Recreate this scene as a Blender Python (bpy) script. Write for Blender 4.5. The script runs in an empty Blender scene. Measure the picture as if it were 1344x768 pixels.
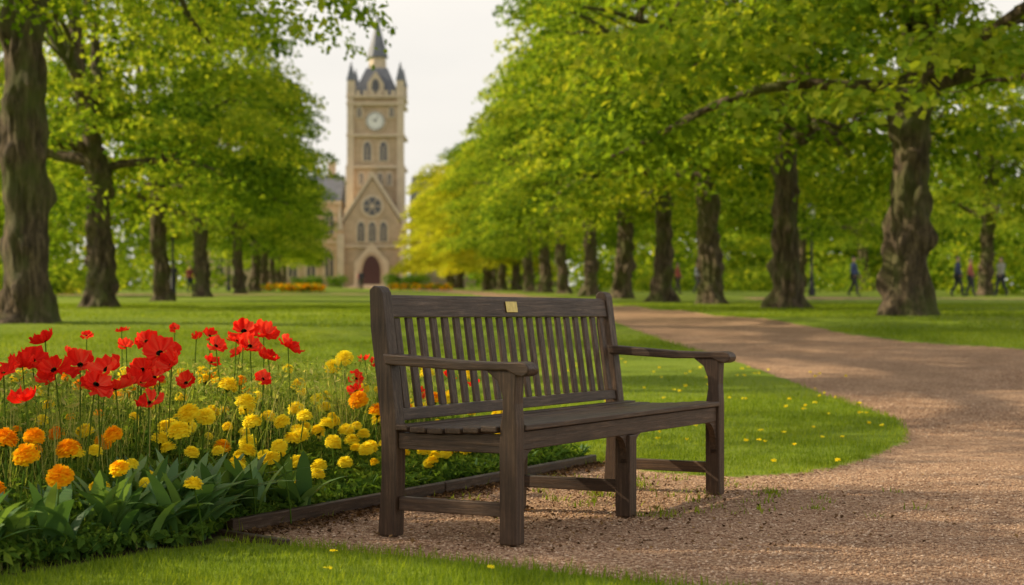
import bpy, math, random
import numpy as np
from mathutils import Vector, noise as mnoise
rng=np.random.default_rng(7); random.seed(7)
sc=bpy.context.scene
sc.view_settings.view_transform='Standard'; sc.view_settings.look='None'; sc.view_settings.exposure=0

# ---------------- terrain -----------------
GY=np.array([-400,0,9,12,15,20,27,35,45,60,100,200,400,900.]); GZ=np.array([0,0,0,.06,.18,.45,.76,.92,1.08,1.36,2.1,3.95,7.6,16.])
_fy=np.arange(-400,900,.5); _fz=np.interp(_fy,GY,GZ); _k=np.hanning(9); _k/=_k.sum()
_fz=np.convolve(np.pad(_fz,4,mode='edge'),_k,mode='valid')
def G(y): return np.interp(y,_fy,_fz)

def pn(x,y,s=1.0,o=0.0):
    x=np.asarray(x)*s;y=np.asarray(y)*s
    return (np.sin(x*1.7+o+1.3*np.sin(y*1.1+o))+np.sin(y*2.3-o*2+1.7*np.sin(x*.9+2+o))+.6*np.sin(3.9*x+2.9*y+o)+.4*np.sin(7.1*y-5.3*x+3*o))/3.0

def sdf(px,py,poly):
    px=np.asarray(px,float);py=np.asarray(py,float)
    P=np.array(poly,float);d=np.full(px.shape,1e9);ins=np.zeros(px.shape,bool)
    n=len(P)
    for i in range(n):
        a=P[i];b=P[(i+1)%n];e=b-a
        wx=px-a[0];wy=py-a[1];t=np.clip((wx*e[0]+wy*e[1])/(e@e),0,1)
        d=np.minimum(d,np.hypot(wx-e[0]*t,wy-e[1]*t))
        c=((a[1]<=py)&(b[1]>py))|((b[1]<=py)&(a[1]>py))
        if abs(e[1])>1e-9:
            xi=a[0]+(py-a[1])/e[1]*e[0]; ins^=c&(px<xi)
    return np.where(ins,-d,d)
PATH=[(-.80,6.12),(-.41,5.9),(.07,5.52),(.54,5.19),(1.2,4.75),(2.5,4.0),(4.5,3.0),(6,1),(6.5,-5),(12,-5),(11,5),(9.5,12),(7.6,16.5),(5.96,19.7),(5.0,21.3),(4.55,23.5),(3.66,29),(3.2,37),(2.8,43),(2.0,60),(.3,85),(-2,110),(-6,150),(-14,222),(-24,222),(-9.5,145),(-4.7,110),(-2,85),(-.2,60),(.7,43),(1.3,29),(1.55,26),(1.7,23.5),(2.07,20),(2.46,16.5),(2.77,13.3),(2.82,12.3),(2.68,11.4),(2.45,10.5),(2.08,9.7),(1.75,9.1),(1.5,8.82),(1.09,8.65),(.75,8.9),(.48,9.45),(-1.07,6.48),(-1.07,6.2)]
P2=[(-70,60),(-70,67),(-6,92),(-5,86)]
P3=[(9,62),(70,52),(70,56),(9,67)]
BED=[(-1.1,6.44),(.44,9.45),(.2,9.9),(-.6,10.0),(-1.8,9.6),(-3.5,9.2),(-4.5,7),(-4,5.2),(-2.2,5.1),(-1.62,5.4),(-1.38,5.75),(-1.1,6.15)]
def sd_path(x,y): return np.minimum(np.minimum(sdf(x,y,PATH),sdf(x,y,P2)),sdf(x,y,P3))+pn(x,y,6)*.02
def sd_bed(x,y): return sdf(x,y,BED)

# ---------------- helpers -----------------
def make_mesh(name,V,F,mats=(),attrs=None,midx=None,smooth=False,obj=True,parent=None):
    V=np.asarray(V,np.float32);F=np.asarray(F,np.int32)
    me=bpy.data.meshes.new(name);k=F.shape[1]
    me.vertices.add(len(V));me.vertices.foreach_set('co',V.ravel())
    me.loops.add(F.size);me.loops.foreach_set('vertex_index',F.ravel())
    me.polygons.add(len(F));me.polygons.foreach_set('loop_start',np.arange(0,F.size,k,dtype=np.int32))
    me.polygons.foreach_set('loop_total',np.full(len(F),k,np.int32))
    if midx is not None: me.polygons.foreach_set('material_index',np.asarray(midx,np.int32))
    me.polygons.foreach_set('use_smooth',np.full(len(F),smooth))
    me.update(calc_edges=True)
    if attrs:
        for an,av in attrs.items():
            a=me.attributes.new(an,'FLOAT','POINT');a.data.foreach_set('value',np.asarray(av,np.float32))
    for m in mats: me.materials.append(m)
    if not obj: return me
    o=bpy.data.objects.new(name,me);sc.collection.objects.link(o)
    if parent: o.parent=parent
    return o
def pymesh(name,V,F,mat=None,parent=None,smooth=False,bevel=0):
    me=bpy.data.meshes.new(name);me.from_pydata([tuple(v) for v in V],[],F);me.update()
    import bmesh
    bm=bmesh.new();bm.from_mesh(me);bmesh.ops.recalc_face_normals(bm,faces=bm.faces);bm.to_mesh(me);bm.free()
    if mat: me.materials.append(mat)
    if smooth:
        for p in me.polygons:p.use_smooth=True
    o=bpy.data.objects.new(name,me);sc.collection.objects.link(o)
    if parent:o.parent=parent
    if bevel:
        b=o.modifiers.new('b','BEVEL');b.width=bevel;b.segments=2;b.limit_method='ANGLE'
    return o
def empty(name,loc=(0,0,0),rz=0):
    e=bpy.data.objects.new(name,None);e.location=loc;e.rotation_euler=(0,0,rz);e.empty_display_size=.3;sc.collection.objects.link(e);return e
def boxVF(x0,x1,y0,y1,z0,z1):
    V=[(x0,y0,z0),(x1,y0,z0),(x1,y1,z0),(x0,y1,z0),(x0,y0,z1),(x1,y0,z1),(x1,y1,z1),(x0,y1,z1)]
    return V,[(0,3,2,1),(4,5,6,7),(0,1,5,4),(1,2,6,5),(2,3,7,6),(3,0,4,7)]
def box(name,x0,x1,y0,y1,z0,z1,mat,parent=None,bevel=0):
    V,F=boxVF(x0,x1,y0,y1,z0,z1);return pymesh(name,V,F,mat,parent,bevel=bevel)
def prism(name,pts,axis,a0,a1,mat,parent=None,bevel=0):
    n=len(pts);V=[]
    for a in (a0,a1):
        for p in pts:
            V.append({'x':(a,p[0],p[1]),'y':(p[0],a,p[1]),'z':(p[0],p[1],a)}[axis])
    F=[tuple(range(n)),tuple(range(2*n-1,n-1,-1))]+[(i,(i+1)%n,n+(i+1)%n,n+i) for i in range(n)]
    return pymesh(name,V,F,mat,parent,bevel=bevel)
class Acc:
    def __init__(s): s.V=[];s.F=[];s.n=0;s.A={};s.m=[]
    def add(s,V,F,m=0,**at):
        V=np.asarray(V,float);F=np.asarray(F,int);s.V.append(V);s.F.append(F+s.n);s.n+=len(V);s.m.append(np.full(len(F),m))
        for k,v in at.items(): s.A.setdefault(k,[]).append(np.broadcast_to(v,(len(V),)).astype(float))
    def out(s,name,mats,**kw):
        return make_mesh(name,np.vstack(s.V),np.vstack(s.F),mats,{k:np.concatenate(v) for k,v in s.A.items()},np.concatenate(s.m),**kw)

# ---------------- materials -----------------
def newmat(name):
    m=bpy.data.materials.new(name);m.use_nodes=True;nt=m.node_tree;b=nt.nodes['Principled BSDF'];return m,nt,b
def ramp(nt,fac,stops):
    r=nt.nodes.new('ShaderNodeValToRGB');el=r.color_ramp.elements
    while len(el)<len(stops): el.new(.5)
    for e,(p,c) in zip(el,stops): e.position=p;e.color=(*c,1)
    nt.links.new(fac,r.inputs[0]);return r.outputs[0]
def noiseT(nt,scale,vec=None,detail=4,rough=.6):
    n=nt.nodes.new('ShaderNodeTexNoise');n.inputs['Scale'].default_value=scale;n.inputs['Detail'].default_value=detail;n.inputs['Roughness'].default_value=rough
    if vec is not None: nt.links.new(vec,n.inputs['Vector'])
    return n
def coords(nt,scale=(1,1,1),kind='Object'):
    t=nt.nodes.new('ShaderNodeTexCoord');mp=nt.nodes.new('ShaderNodeMapping');mp.inputs['Scale'].default_value=scale
    nt.links.new(t.outputs[kind],mp.inputs['Vector']);return mp.outputs['Vector']
def bump(nt,b,h,strength=.5,dist=.02):
    bp=nt.nodes.new('ShaderNodeBump');bp.inputs['Strength'].default_value=strength;bp.inputs['Distance'].default_value=dist
    nt.links.new(h,bp.inputs['Height']);nt.links.new(bp.outputs[0],b.inputs['Normal']);return bp
def mix(nt,f,a,b,mode='MIX'):
    m=nt.nodes.new('ShaderNodeMix');m.data_type='RGBA';m.blend_type=mode
    for s,v in ((m.inputs[0],f),(m.inputs[6],a),(m.inputs[7],b)):
        if isinstance(v,(int,float)): s.default_value=v
        elif isinstance(v,tuple): s.default_value=(*v,1)
        else: nt.links.new(v,s)
    return m.outputs[2]
def math_(nt,op,a,b=0.):
    m=nt.nodes.new('ShaderNodeMath');m.operation=op
    for s,v in zip(m.inputs,(a,b)):
        if isinstance(v,(int,float)): s.default_value=v
        else: nt.links.new(v,s)
    return m.outputs[0]
def attr(nt,n):
    a=nt.nodes.new('ShaderNodeAttribute');a.attribute_name=n;return a.outputs['Fac']

def leafmat(name,stops,trans=.45,tcol=(1.5,1.4,.6),rough=None,patch=None):
    m,nt,b=newmat(name);r=attr(nt,'rnd')
    if patch:
        nn=noiseT(nt,patch,coords(nt),1).outputs[0]
        r=math_(nt,'ADD',math_(nt,'MULTIPLY',r,.6),math_(nt,'MULTIPLY',math_(nt,'SUBTRACT',nn,.3),1.0))
    c=ramp(nt,r,stops)
    if rough:
        nt.links.new(c,b.inputs['Base Color']);b.inputs['Roughness'].default_value=rough;b.inputs['Specular IOR Level'].default_value=.35
    else:
        nt.nodes.remove(b);b=nt.nodes.new('ShaderNodeBsdfDiffuse');nt.links.new(c,b.inputs[0])
    t=nt.nodes.new('ShaderNodeBsdfTranslucent');nt.links.new(mix(nt,1.0,c,tcol,'MULTIPLY'),t.inputs[0])
    ms=nt.nodes.new('ShaderNodeMixShader');ms.inputs[0].default_value=trans
    out=nt.nodes['Material Output'];nt.links.new(b.outputs[0],ms.inputs[1]);nt.links.new(t.outputs[0],ms.inputs[2]);nt.links.new(ms.outputs[0],out.inputs[0]);return m
M_leaf=leafmat('leaf_green',[(0,(.05,.11,.012)),(.5,(.19,.30,.028)),(1,(.42,.47,.05))],.57,tcol=(1.6,1.4,.55))
M_leaf2=leafmat('leaf_lime',[(0,(.24,.29,.02)),(.5,(.44,.47,.035)),(1,(.6,.56,.06))],.57)
M_leafd=leafmat('leaf_deep',[(0,(.04,.10,.012)),(.5,(.09,.19,.018)),(1,(.18,.28,.025))],.5)
M_grass=leafmat('grass_blade',[(0,(.10,.165,.016)),(.5,(.21,.295,.028)),(1,(.36,.41,.05))],.5,patch=.8)
M_bedleaf=leafmat('bed_leaf',[(0,(.05,.11,.02)),(.5,(.14,.24,.035)),(1,(.3,.39,.06))],.45)
M_straw=leafmat('bed_stem',[(0,(.15,.23,.03)),(.6,(.32,.40,.08)),(1,(.58,.52,.22))],.45)
M_strap=leafmat('strap_leaf',[(0,(.06,.14,.045)),(.6,(.13,.25,.07)),(1,(.21,.34,.08))],.3,rough=.42)
M_poppy=leafmat('poppy_petal',[(0,(.65,.010,.008)),(.5,(.88,.035,.02)),(1,(.96,.14,.07))],.42,tcol=(1.3,.9,.6))
M_mary=leafmat('marigold_petal',[(0,(.88,.27,.005)),(.3,(.95,.46,.008)),(.45,(.97,.72,.012)),(1,(.98,.88,.05))],.35,tcol=(1.1,1.05,.6))
M_dark=leafmat('flower_eye',[(0,(.01,.01,.01)),(1,(.03,.025,.015))],.05)
M_litter=leafmat('litter',[(0,(.05,.028,.015)),(.6,(.16,.09,.045)),(1,(.35,.22,.09))],.1)

def pebble_mat():
    m,nt,b=newmat('pebble');r=attr(nt,'rnd')
    c=ramp(nt,r,[(0,(.17,.09,.05)),(.3,(.36,.21,.12)),(.65,(.54,.355,.22)),(1,(.74,.56,.40))]);nt.links.new(c,b.inputs['Base Color']);b.inputs['Roughness'].default_value=.85;return m
M_peb=pebble_mat()
def ground_mat():
    m,nt,b=newmat('ground_blend');v=coords(nt)
    n1=noiseT(nt,.6,v,5).outputs[0];n2=noiseT(nt,60,v,3).outputs[0]
    f=math_(nt,'ADD',math_(nt,'MULTIPLY',n1,.7),math_(nt,'MULTIPLY',n2,.5))
    lawn=ramp(nt,f,[(.3,(.09,.14,.014)),(.55,(.185,.26,.022)),(.8,(.29,.345,.04))])
    vo=nt.nodes.new('ShaderNodeTexVoronoi');vo.inputs['Scale'].default_value=90;nt.links.new(v,vo.inputs['Vector'])
    bw=nt.nodes.new('ShaderNodeSeparateColor');nt.links.new(vo.outputs['Color'],bw.inputs[0])
    g0=ramp(nt,bw.outputs[0],[(0,(.20,.11,.065)),(.45,(.41,.25,.15)),(1,(.63,.45,.30))])
    n3=noiseT(nt,1.3,v,6,.65).outputs[0]
    gt=ramp(nt,n3,[(.3,(.74,.70,.66)),(.7,(1.16,1.12,1.08))]);grav=mix(nt,1.,g0,gt,'MULTIPLY')
    n4=noiseT(nt,30,v,6,.7).outputs[0];soil=ramp(nt,n4,[(.3,(.018,.012,.008)),(.7,(.07,.045,.03))])
    en=math_(nt,'MULTIPLY',math_(nt,'SUBTRACT',noiseT(nt,14,v,5,.7).outputs[0],.5),.16)
    sp=math_(nt,'ADD',attr(nt,'sp'),en)
    mr=nt.nodes.new('ShaderNodeMapRange');mr.inputs[1].default_value=-.02;mr.inputs[2].default_value=.02;mr.inputs[3].default_value=1;mr.inputs[4].default_value=0;nt.links.new(sp,mr.inputs[0])
    mr2=nt.nodes.new('ShaderNodeMapRange');mr2.inputs[1].default_value=-.02;mr2.inputs[2].default_value=.03;mr2.inputs[3].default_value=1;mr2.inputs[4].default_value=0;nt.links.new(attr(nt,'sb'),mr2.inputs[0])
    c=mix(nt,mr.outputs[0],lawn,grav);c=mix(nt,mr2.outputs[0],c,soil)
    nt.links.new(c,b.inputs['Base Color']);b.inputs['Roughness'].default_value=.95;b.inputs['Specular IOR Level'].default_value=.15
    h=math_(nt,'ADD',math_(nt,'MULTIPLY',vo.outputs['Distance'],-.6),math_(nt,'MULTIPLY',n4,1.0))
    bump(nt,b,h,.8,.013);return m
M_ground=ground_mat()
def wood(name,sc_,c0=(.024,.013,.007),c1=(.17,.10,.057)):
    m,nt,b=newmat(name);v=coords(nt,sc_);n=noiseT(nt,1.6,v,8,.75)
    v2=coords(nt,(3,3,3));n3=noiseT(nt,1.5,v2,5,.7)
    f=math_(nt,'ADD',math_(nt,'MULTIPLY',n.outputs[0],.85),math_(nt,'MULTIPLY',n3.outputs[0],.35))
    c=ramp(nt,f,[(.42,c0),(.62,(.065,.036,.020)),(.82,c1)])
    nt.links.new(c,b.inputs['Base Color']);rr=ramp(nt,n.outputs[0],[(.3,(.6,)*3),(.7,(.36,)*3)]);nt.links.new(rr,b.inputs['Roughness'])
    b.inputs['Specular IOR Level'].default_value=.4
    bump(nt,b,n.outputs[0],.6,.005);return m
WX=wood('bench_wood_x',(3,60,60));WY=wood('bench_wood_y',(60,3,60));WZ=wood('bench_wood_z',(60,60,3))
W_edge=wood('edging_wood',(4,40,40),(.03,.022,.016),(.2,.15,.10))
def bark():
    m,nt,b=newmat('bark');v=coords(nt,(9,9,2.2));n=noiseT(nt,1.3,v,8,.7)
    n2=noiseT(nt,1.1,coords(nt),4,.6)
    c=ramp(nt,n.outputs[0],[(.32,(.025,.017,.010)),(.5,(.12,.083,.05)),(.68,(.30,.22,.135))])
    c=mix(nt,ramp(nt,n2.outputs[0],[(.43,(0,0,0)),(.62,(.8,)*3)]),c,(.12,.14,.03))
    nt.links.new(c,b.inputs['Base Color']);b.inputs['Roughness'].default_value=.9;bump(nt,b,n.outputs[0],1.,.12);return m
M_bark=bark()
def simple(name,c,rough=.7,var=.25,sc_=6,metal=0,bmp=0):
    m,nt,b=newmat(name);n=noiseT(nt,sc_,coords(nt),5,.65).outputs[0]
    cc=ramp(nt,n,[(.3,tuple(x*(1-var) for x in c)),(.7,tuple(min(1,x*(1+var)) for x in c))]);nt.links.new(cc,b.inputs['Base Color'])
    b.inputs['Roughness'].default_value=rough;b.inputs['Metallic'].default_value=metal
    if bmp:bump(nt,b,n,bmp,.02)
    return m
def masonry(name,c1,c2,mortar,bw=.9,bh=.35):
    m,nt,b=newmat(name);g=nt.nodes.new('ShaderNodeTexCoord');mp=nt.nodes.new('ShaderNodeMapping');mp.inputs['Rotation'].default_value=(math.pi/2,0,0)
    nt.links.new(g.outputs['Object'],mp.inputs['Vector'])
    br=nt.nodes.new('ShaderNodeTexBrick');br.inputs['Scale'].default_value=1;br.inputs['Brick Width'].default_value=bw;br.inputs['Row Height'].default_value=bh;br.inputs['Mortar Size'].default_value=.02
    br.inputs['Color1'].default_value=(*c1,1);br.inputs['Color2'].default_value=(*c2,1);br.inputs['Mortar'].default_value=(*mortar,1);nt.links.new(mp.outputs[0],br.inputs['Vector'])
    n=noiseT(nt,.5,g.outputs['Object'],6,.7).outputs[0];c=mix(nt,1.,br.outputs[0],ramp(nt,n,[(.3,(.75,.73,.7)),(.7,(1.15,1.12,1.08))]),'MULTIPLY')
    nt.links.new(c,b.inputs['Base Color']);b.inputs['Roughness'].default_value=.9;return m
M_stone=masonry('tower_stone',(.60,.46,.32),(.52,.40,.27),(.42,.33,.23))
M_stone2=simple('stone_trim',(.62,.50,.36),.85,.12,1)
M_slate=simple('roof_slate',(.14,.15,.175),.6,.25,2)
M_glass=simple('window_glass',(.08,.08,.085),.2,.2,1)
M_door=simple('door_wood',(.07,.025,.022),.6,.3,3)
M_white=simple('clock_white',(.8,.79,.75),.5,.03,1)
M_black=simple('black_iron',(.015,.015,.017),.45,.2,4)
M_brass=simple('brass',(.55,.42,.13),.35,.2,60,metal=.9)
M_lampg=simple('lamp_glass',(.6,.6,.55),.3,.05,2)

# ---------------- ground -----------------
def axis(parts):
    out=[]
    for a,b,s in parts: out+=list(np.arange(a,b-1e-6,s))
    out.append(parts[-1][1]);return np.array(out)
xs=axis([(-600,-100,50),(-100,-20,8),(-20,-5,.5),(-5,-2.4,.12),(-2.4,4,.05),(4,9,.12),(9,20,.5),(20,100,8),(100,600,50)])
ys=axis([(-400,-20,40),(-20,3,1),(3,4.6,.1),(4.6,12,.05),(12,30,.12),(30,60,.4),(60,230,2),(230,900,30)])
X,Y=np.meshgrid(xs,ys);xf=X.ravel();yf=Y.ravel()
sp=sd_path(xf,yf);sb=sd_bed(xf,yf)
Z=G(yf)+pn(xf,yf,.35)*.03*np.clip((yf-8)/8,0,1)+pn(xf,yf,3.1,1)*.006
Z=Z-.018*np.clip(-sp/.06,0,1)*(yf<60)+np.where(sb<0,np.minimum(-sb*.12,.05)+pn(xf,yf,9)*.012,0)
nx=len(xs);ny=len(ys)
ii,jj=np.meshgrid(np.arange(nx-1),np.arange(ny-1));a=(jj*nx+ii).ravel();F=np.stack([a,a+1,a+1+nx,a+nx],1)
fc=sp[F].mean(1);V=np.stack([xf,yf,Z],1)
def sub(name,mask):
    f=F[mask];u,inv=np.unique(f,return_inverse=True)
    return make_mesh(name,V[u],inv.reshape(f.shape),[M_ground],{'sp':sp[u],'sb':sb[u]},smooth=True)
sub('lawn',fc>=0);sub('gravel_path',fc<0)

# ---------------- blades -----------------
def blades(P,az,L,W,lean,K,rnd,acc,m=0,prof='blade',twist=None,curl=.35):
    n=len(P);s=np.linspace(0,1,K+1)
    dx=np.cos(az);dy=np.sin(az);tw=az+np.pi/2 if twist is None else az+np.pi/2+twist
    wx=np.cos(tw);wy=np.sin(tw)
    if prof=='blade': wp=1-s**1.6
    elif prof=='strap': wp=np.sin(np.pi*np.clip(s*.86+.14,0,1))**.7
    else: wp=1-.5*s
    hor=L[:,None]*lean[:,None]*s[None]**1.5; ver=L[:,None]*(s[None]-curl*lean[:,None]*s[None]**2.4)
    c=np.stack([P[:,0,None]+dx[:,None]*hor,P[:,1,None]+dy[:,None]*hor,P[:,2,None]+ver],2)
    w=.5*W[:,None]*wp[None];off=np.stack([wx[:,None]*w,wy[:,None]*w,np.zeros_like(w)],2)
    Vv=np.stack([c-off,c+off],2).reshape(-1,3)
    b=(np.arange(n)*(K+1)*2)[:,None]+np.arange(K)[None]*2
    F=np.stack([b,b+1,b+3,b+2],2).reshape(-1,4)
    acc.add(Vv,F,m,rnd=np.repeat(rnd,(K+1)*2))
ga=Acc()
def grass_zone(y0,y1,dens,h,w,K):
    hw1=y1*.31+1.2;n=int(dens*(y1-y0)*hw1*2)
    x=rng.uniform(-hw1,hw1,n);y=rng.uniform(y0,y1,n)
    k=(np.abs(x)<y*.31+1.2);x=x[k];y=y[k]
    s=sd_path(x,y)+rng.normal(0,.022,len(x));b=sd_bed(x,y)
    k=(s>.0)&(b>.02+np.abs(rng.normal(0,.03,len(x))));x=x[k];y=y[k];s=s[k];n=len(x)
    z=G(y)-.005;L=h*rng.uniform(.5,1.35,n)*(1+.35*pn(x,y,2.2,.5))*np.where(s<.08,1.25,1)
    blades(np.stack([x,y,z],1),rng.uniform(0,6.28,n),L,w*rng.uniform(.7,1.3,n),rng.uniform(.1,.9,n),K,rng.uniform(0,1,n),ga)
grass_zone(4.3,7.2,7000,.038,.0035,3)
grass_zone(7.2,10,4200,.036,.0042,2)
grass_zone(10,14,2400,.036,.005,2)
grass_zone(14,24,900,.04,.008,1)
grass_zone(24,48,200,.05,.016,1)
ga.out('grass',[M_grass])

def pebbles(y0,y1,dens,r0,r1):
    hw=y1*.31+1;n=int(dens*(y1-y0)*2*hw);x=rng.uniform(-hw,hw,n);y=rng.uniform(y0,y1,n)
    s=sd_path(x,y)+rng.normal(0,.03,n);b=sd_bed(x,y);k=(s<0)&(np.abs(x)<y*.31+.8)&(b>.03);x=x[k];y=y[k];n=len(x)
    O=np.array([(1,0,0),(0,1,0),(-1,0,0),(0,-1,0),(0,0,1),(0,0,-1)],float)
    Fo=np.array([(0,1,4),(1,2,4),(2,3,4),(3,0,4),(1,0,5),(2,1,5),(3,2,5),(0,3,5)])
    r=r0+(r1-r0)*rng.uniform(0,1,n)**2.5
    v=O[None]*r[:,None,None]*rng.uniform(.6,1.2,(n,6,1))*np.array([1,1,.6]);a=rng.uniform(0,6.28,n);c,s_=np.cos(a)[:,None],np.sin(a)[:,None]
    vx=v[...,0]*c-v[...,1]*s_;vy=v[...,0]*s_+v[...,1]*c
    z=G(y)-.018+pn(x,y,3.1,1)*.006
    vv=np.stack([vx+x[:,None],vy+y[:,None],v[...,2]+z[:,None]+r[:,None]*.3],2).reshape(-1,3)
    f=(Fo[None]+(np.arange(n)*6)[:,None,None]).reshape(-1,3);return vv,f,np.repeat(rng.beta(2,2,n),6)
pa=Acc()
for z in [(4.7,7.5,5400,.0026,.009),(7.5,10.5,3200,.003,.010),(10.5,17,1000,.005,.012)]:
    v,f,r=pebbles(*z);pa.add(v,f,0,rnd=r)
pa.out('gravel',[M_peb])

# ---------------- leaves cards -----------------
def leafcards(P,Nn,S,asp=.36):
    n=len(P);R=rng.normal(size=(n,3));T=np.cross(Nn,R);T/=np.linalg.norm(T,axis=1,keepdims=True)+1e-9;B=np.cross(Nn,T);S=S[:,None]
    v=np.stack([P-T*S*.5,P-B*S*asp+Nn*S*.13-T*S*.05,P+T*S*.5,P+B*S*asp+Nn*S*.13-T*S*.05],1).reshape(-1,3)
    return v,np.arange(n*4).reshape(-1,4)
def crown(seed,R,H,lowf,hm,ncl,nl,ls,name,mat,csz=(.7,1.3)):
    rs=np.random.default_rng(seed);A=[];B=[];C=[];cents=[]
    for i in range(ncl):
        th=rs.uniform(0,6.283);rr=R*rs.uniform(0.0,1)**.5
        Rm=R*(1+.13*math.sin(th*3+seed)+.09*math.sin(th*5+2*seed))
        rr=rr*Rm/R;q=min(rr/Rm,.999)
        lo=lowf(rr);hi=hm+(H-hm)*math.sqrt(1-q*q)
        if hi<lo+.3: hi=lo+.3
        u=rs.uniform()
        t=rs.uniform(.85,1.0) if u<.3 else (rs.uniform(0,.12) if u<.5 else rs.uniform(0,1))
        h=lo+(hi-lo)*t
        c=np.array([rr*math.cos(th),rr*math.sin(th),h]);cs=rs.uniform(*csz);cents.append(c)
        k=int(nl*cs**2/1.1)
        d=rs.normal(size=(k,3));d/=np.linalg.norm(d,axis=1,keepdims=True);d[:,2]=np.where(d[:,2]<-.2,-d[:,2]*.6,d[:,2])
        rad=rs.uniform(.35,1.08,k)**.6
        out=np.array([math.cos(th),math.sin(th),0])
        p=d*rad[:,None]*cs*np.array([1,1,.5])
        p[:,2]-=.25*((p@out))*(q)+ .10*(p[:,0]**2+p[:,1]**2)/cs
        nn=d*.7+np.array([0,0,.6])+rs.normal(size=(k,3))*.55+out*.3;nn/=np.linalg.norm(nn,axis=1,keepdims=True)
        A.append(c+p);B.append(nn);tone=rs.uniform(-.36,.3)
        C.append(np.clip(rs.uniform(.22,.78,k)+tone,0,1))
    P=np.vstack(A);Nn=np.vstack(B);c=np.concatenate(C)
    v,f=leafcards(P,Nn,rs.uniform(.7,1.25,len(P))*ls)
    return make_mesh(name,v,f,[mat],{'rnd':np.repeat(c,4)},obj=False),cents

def tube(acc,pts,rad,seg=8):
    pts=[np.array(p,float) for p in pts];n=len(pts);V=[]
    for i,p in enumerate(pts):
        t=pts[min(i+1,n-1)]-pts[max(i-1,0)];t/=np.linalg.norm(t)+1e-9
        a=np.cross(t,[.3,.9,.1]);a/=np.linalg.norm(a);b=np.cross(t,a)
        for k in range(seg):
            an=2*math.pi*k/seg;V.append(p+(a*math.cos(an)+b*math.sin(an))*rad[i])
    F=[(i*seg+k,i*seg+(k+1)%seg,(i+1)*seg+(k+1)%seg,(i+1)*seg+k) for i in range(n-1) for k in range(seg)]
    acc.add(V,F)
def trunkmesh(name,seed,cents,r0=.42,fork=3.6,H=11,lean=.2,nlimb=10):
    rd=random.Random(seed);acc=Acc()
    seg=48;hs=list(np.linspace(-.4,fork+.6,64));V=[]
    def cen(h): return np.array([lean*math.sin(h*.35+seed),lean*.7*math.sin(h*.5+seed*2),h])
    c0=cen(0)
    for h in hs:
        hh=max(h,0);r=r0*(1+.5*math.exp(-hh/.22)+.12*math.exp(-hh/1.0))*(1-.12*hh/fork)
        if h>fork: r*=1.0-.25*(h-fork)
        for k in range(seg):
            a=2*math.pi*k/seg;ca,sa=math.cos(a),math.sin(a)
            nz=mnoise.noise(Vector((ca*1.3+seed,sa*1.3,h*.9)))*.25+mnoise.noise(Vector((ca*3+seed,sa*3,h*3.)))*.26
            nz+=mnoise.noise(Vector((ca*9,sa*9+seed,h*2.5)))*.13
            bur=max(0,mnoise.noise(Vector((ca*1.6+9*seed,sa*1.6,h*2.1+3)))-.12)*1.1
            rt=.2*math.exp(-hh/.2)*max(0,math.sin(a*5+seed))
            q=cen(hh)-np.array([c0[0],c0[1],0])
            rr=r*(1+nz+bur+rt);V.append((q[0]+ca*rr,q[1]+sa*rr,h))
    F=[(i*seg+k,i*seg+(k+1)%seg,(i+1)*seg+(k+1)%seg,(i+1)*seg+k) for i in range(len(hs)-1) for k in range(seg)]
    acc.add(V,F)
    top=cen(fork)-np.array([c0[0],c0[1],0]);top[2]=fork
    pts=[top-np.array([0,0,.3])];p=top.copy()
    for i in range(7):
        p=p+np.array([rd.uniform(-.3,.3),rd.uniform(-.3,.3),(H*.85-fork)/7]);pts.append(p.copy())
    tube(acc,pts,[r0*.78*(1-i/8)**.9+.02 for i in range(8)],12)
    cs=sorted(cents,key=lambda c:c[2]);ends=[cs[int((i+.5)/nlimb*len(cs)*.8)] for i in range(nlimb)]
    for i,e in enumerate(ends):
        st=top+np.array([0,0,rd.uniform(-.5,.2)+max(0,(e[2]-fork)*.25)]);e=np.array(e)
        pts=[];K=8
        for j in range(K+1):
            t=j/K;q=st*(1-t)+e*t;q[2]+=math.sin(t*math.pi)*.55
            q+=np.array([rd.uniform(-1,1),rd.uniform(-1,1),rd.uniform(-1,1)])*.13*(0 if j==0 else 1);pts.append(q)
        rb=r0*rd.uniform(.34,.58);tube(acc,pts,[rb*(1-j/(K+.6))**.8+.012 for j in range(K+1)],9)
        near=sorted(cents,key=lambda c:np.linalg.norm(c-pts[5]))[1:6]
        for b in near:
            s0=pts[rd.choice([3,4,5,6])];qs=[s0*(1-t)+np.array(b)*t+np.array([rd.uniform(-.08,.08)]*3) for t in np.linspace(0,1,5)]
            tube(acc,qs,[.06,.045,.03,.02,.01],6)
    return make_mesh(name,np.vstack(acc.V),np.vstack(acc.F),[M_bark],smooth=True,obj=False)
variants=[]
lowA=lambda r:4.8-.48*r
for i,(sd_,R,H) in enumerate([(3,4.8,13.2),(11,4.5,12.4),(23,5.0,13.8)]):
    cm,ce=crown(sd_,R,H,lowA,4.6,220,125,.188,f'crown_{i}',M_leaf)
    tm=trunkmesh(f'trunk_{i}',sd_,ce,.25+.022*i,3.5,H)
    variants.append((tm,cm))
cm,ce=crown(31,5.2,12.8,lambda r:4.0-.42*r,4.0,260,140,.22,'crown_lime',M_leaf2);lime=(trunkmesh('trunk_l',31,ce,.28,3,12),cm)
cm,ce=crown(41,5.6,11.5,lambda r:7.2-.54*r,6.9,185,190,.125,'crown_big',M_leaf);big=(trunkmesh('trunk_b',41,ce,.38,6.2,11.5,.12),cm)
cm,ce=crown(57,3.7,10,lambda r:5.2-.3*r,5.0,50,100,.16,'crown_dapple',M_leaf,(.5,1.0));dapple_tree=(trunkmesh('trunk_o',57,ce,.24,4,9.5),cm)  # crown kept small and sparse so sun patches fall through it
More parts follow.
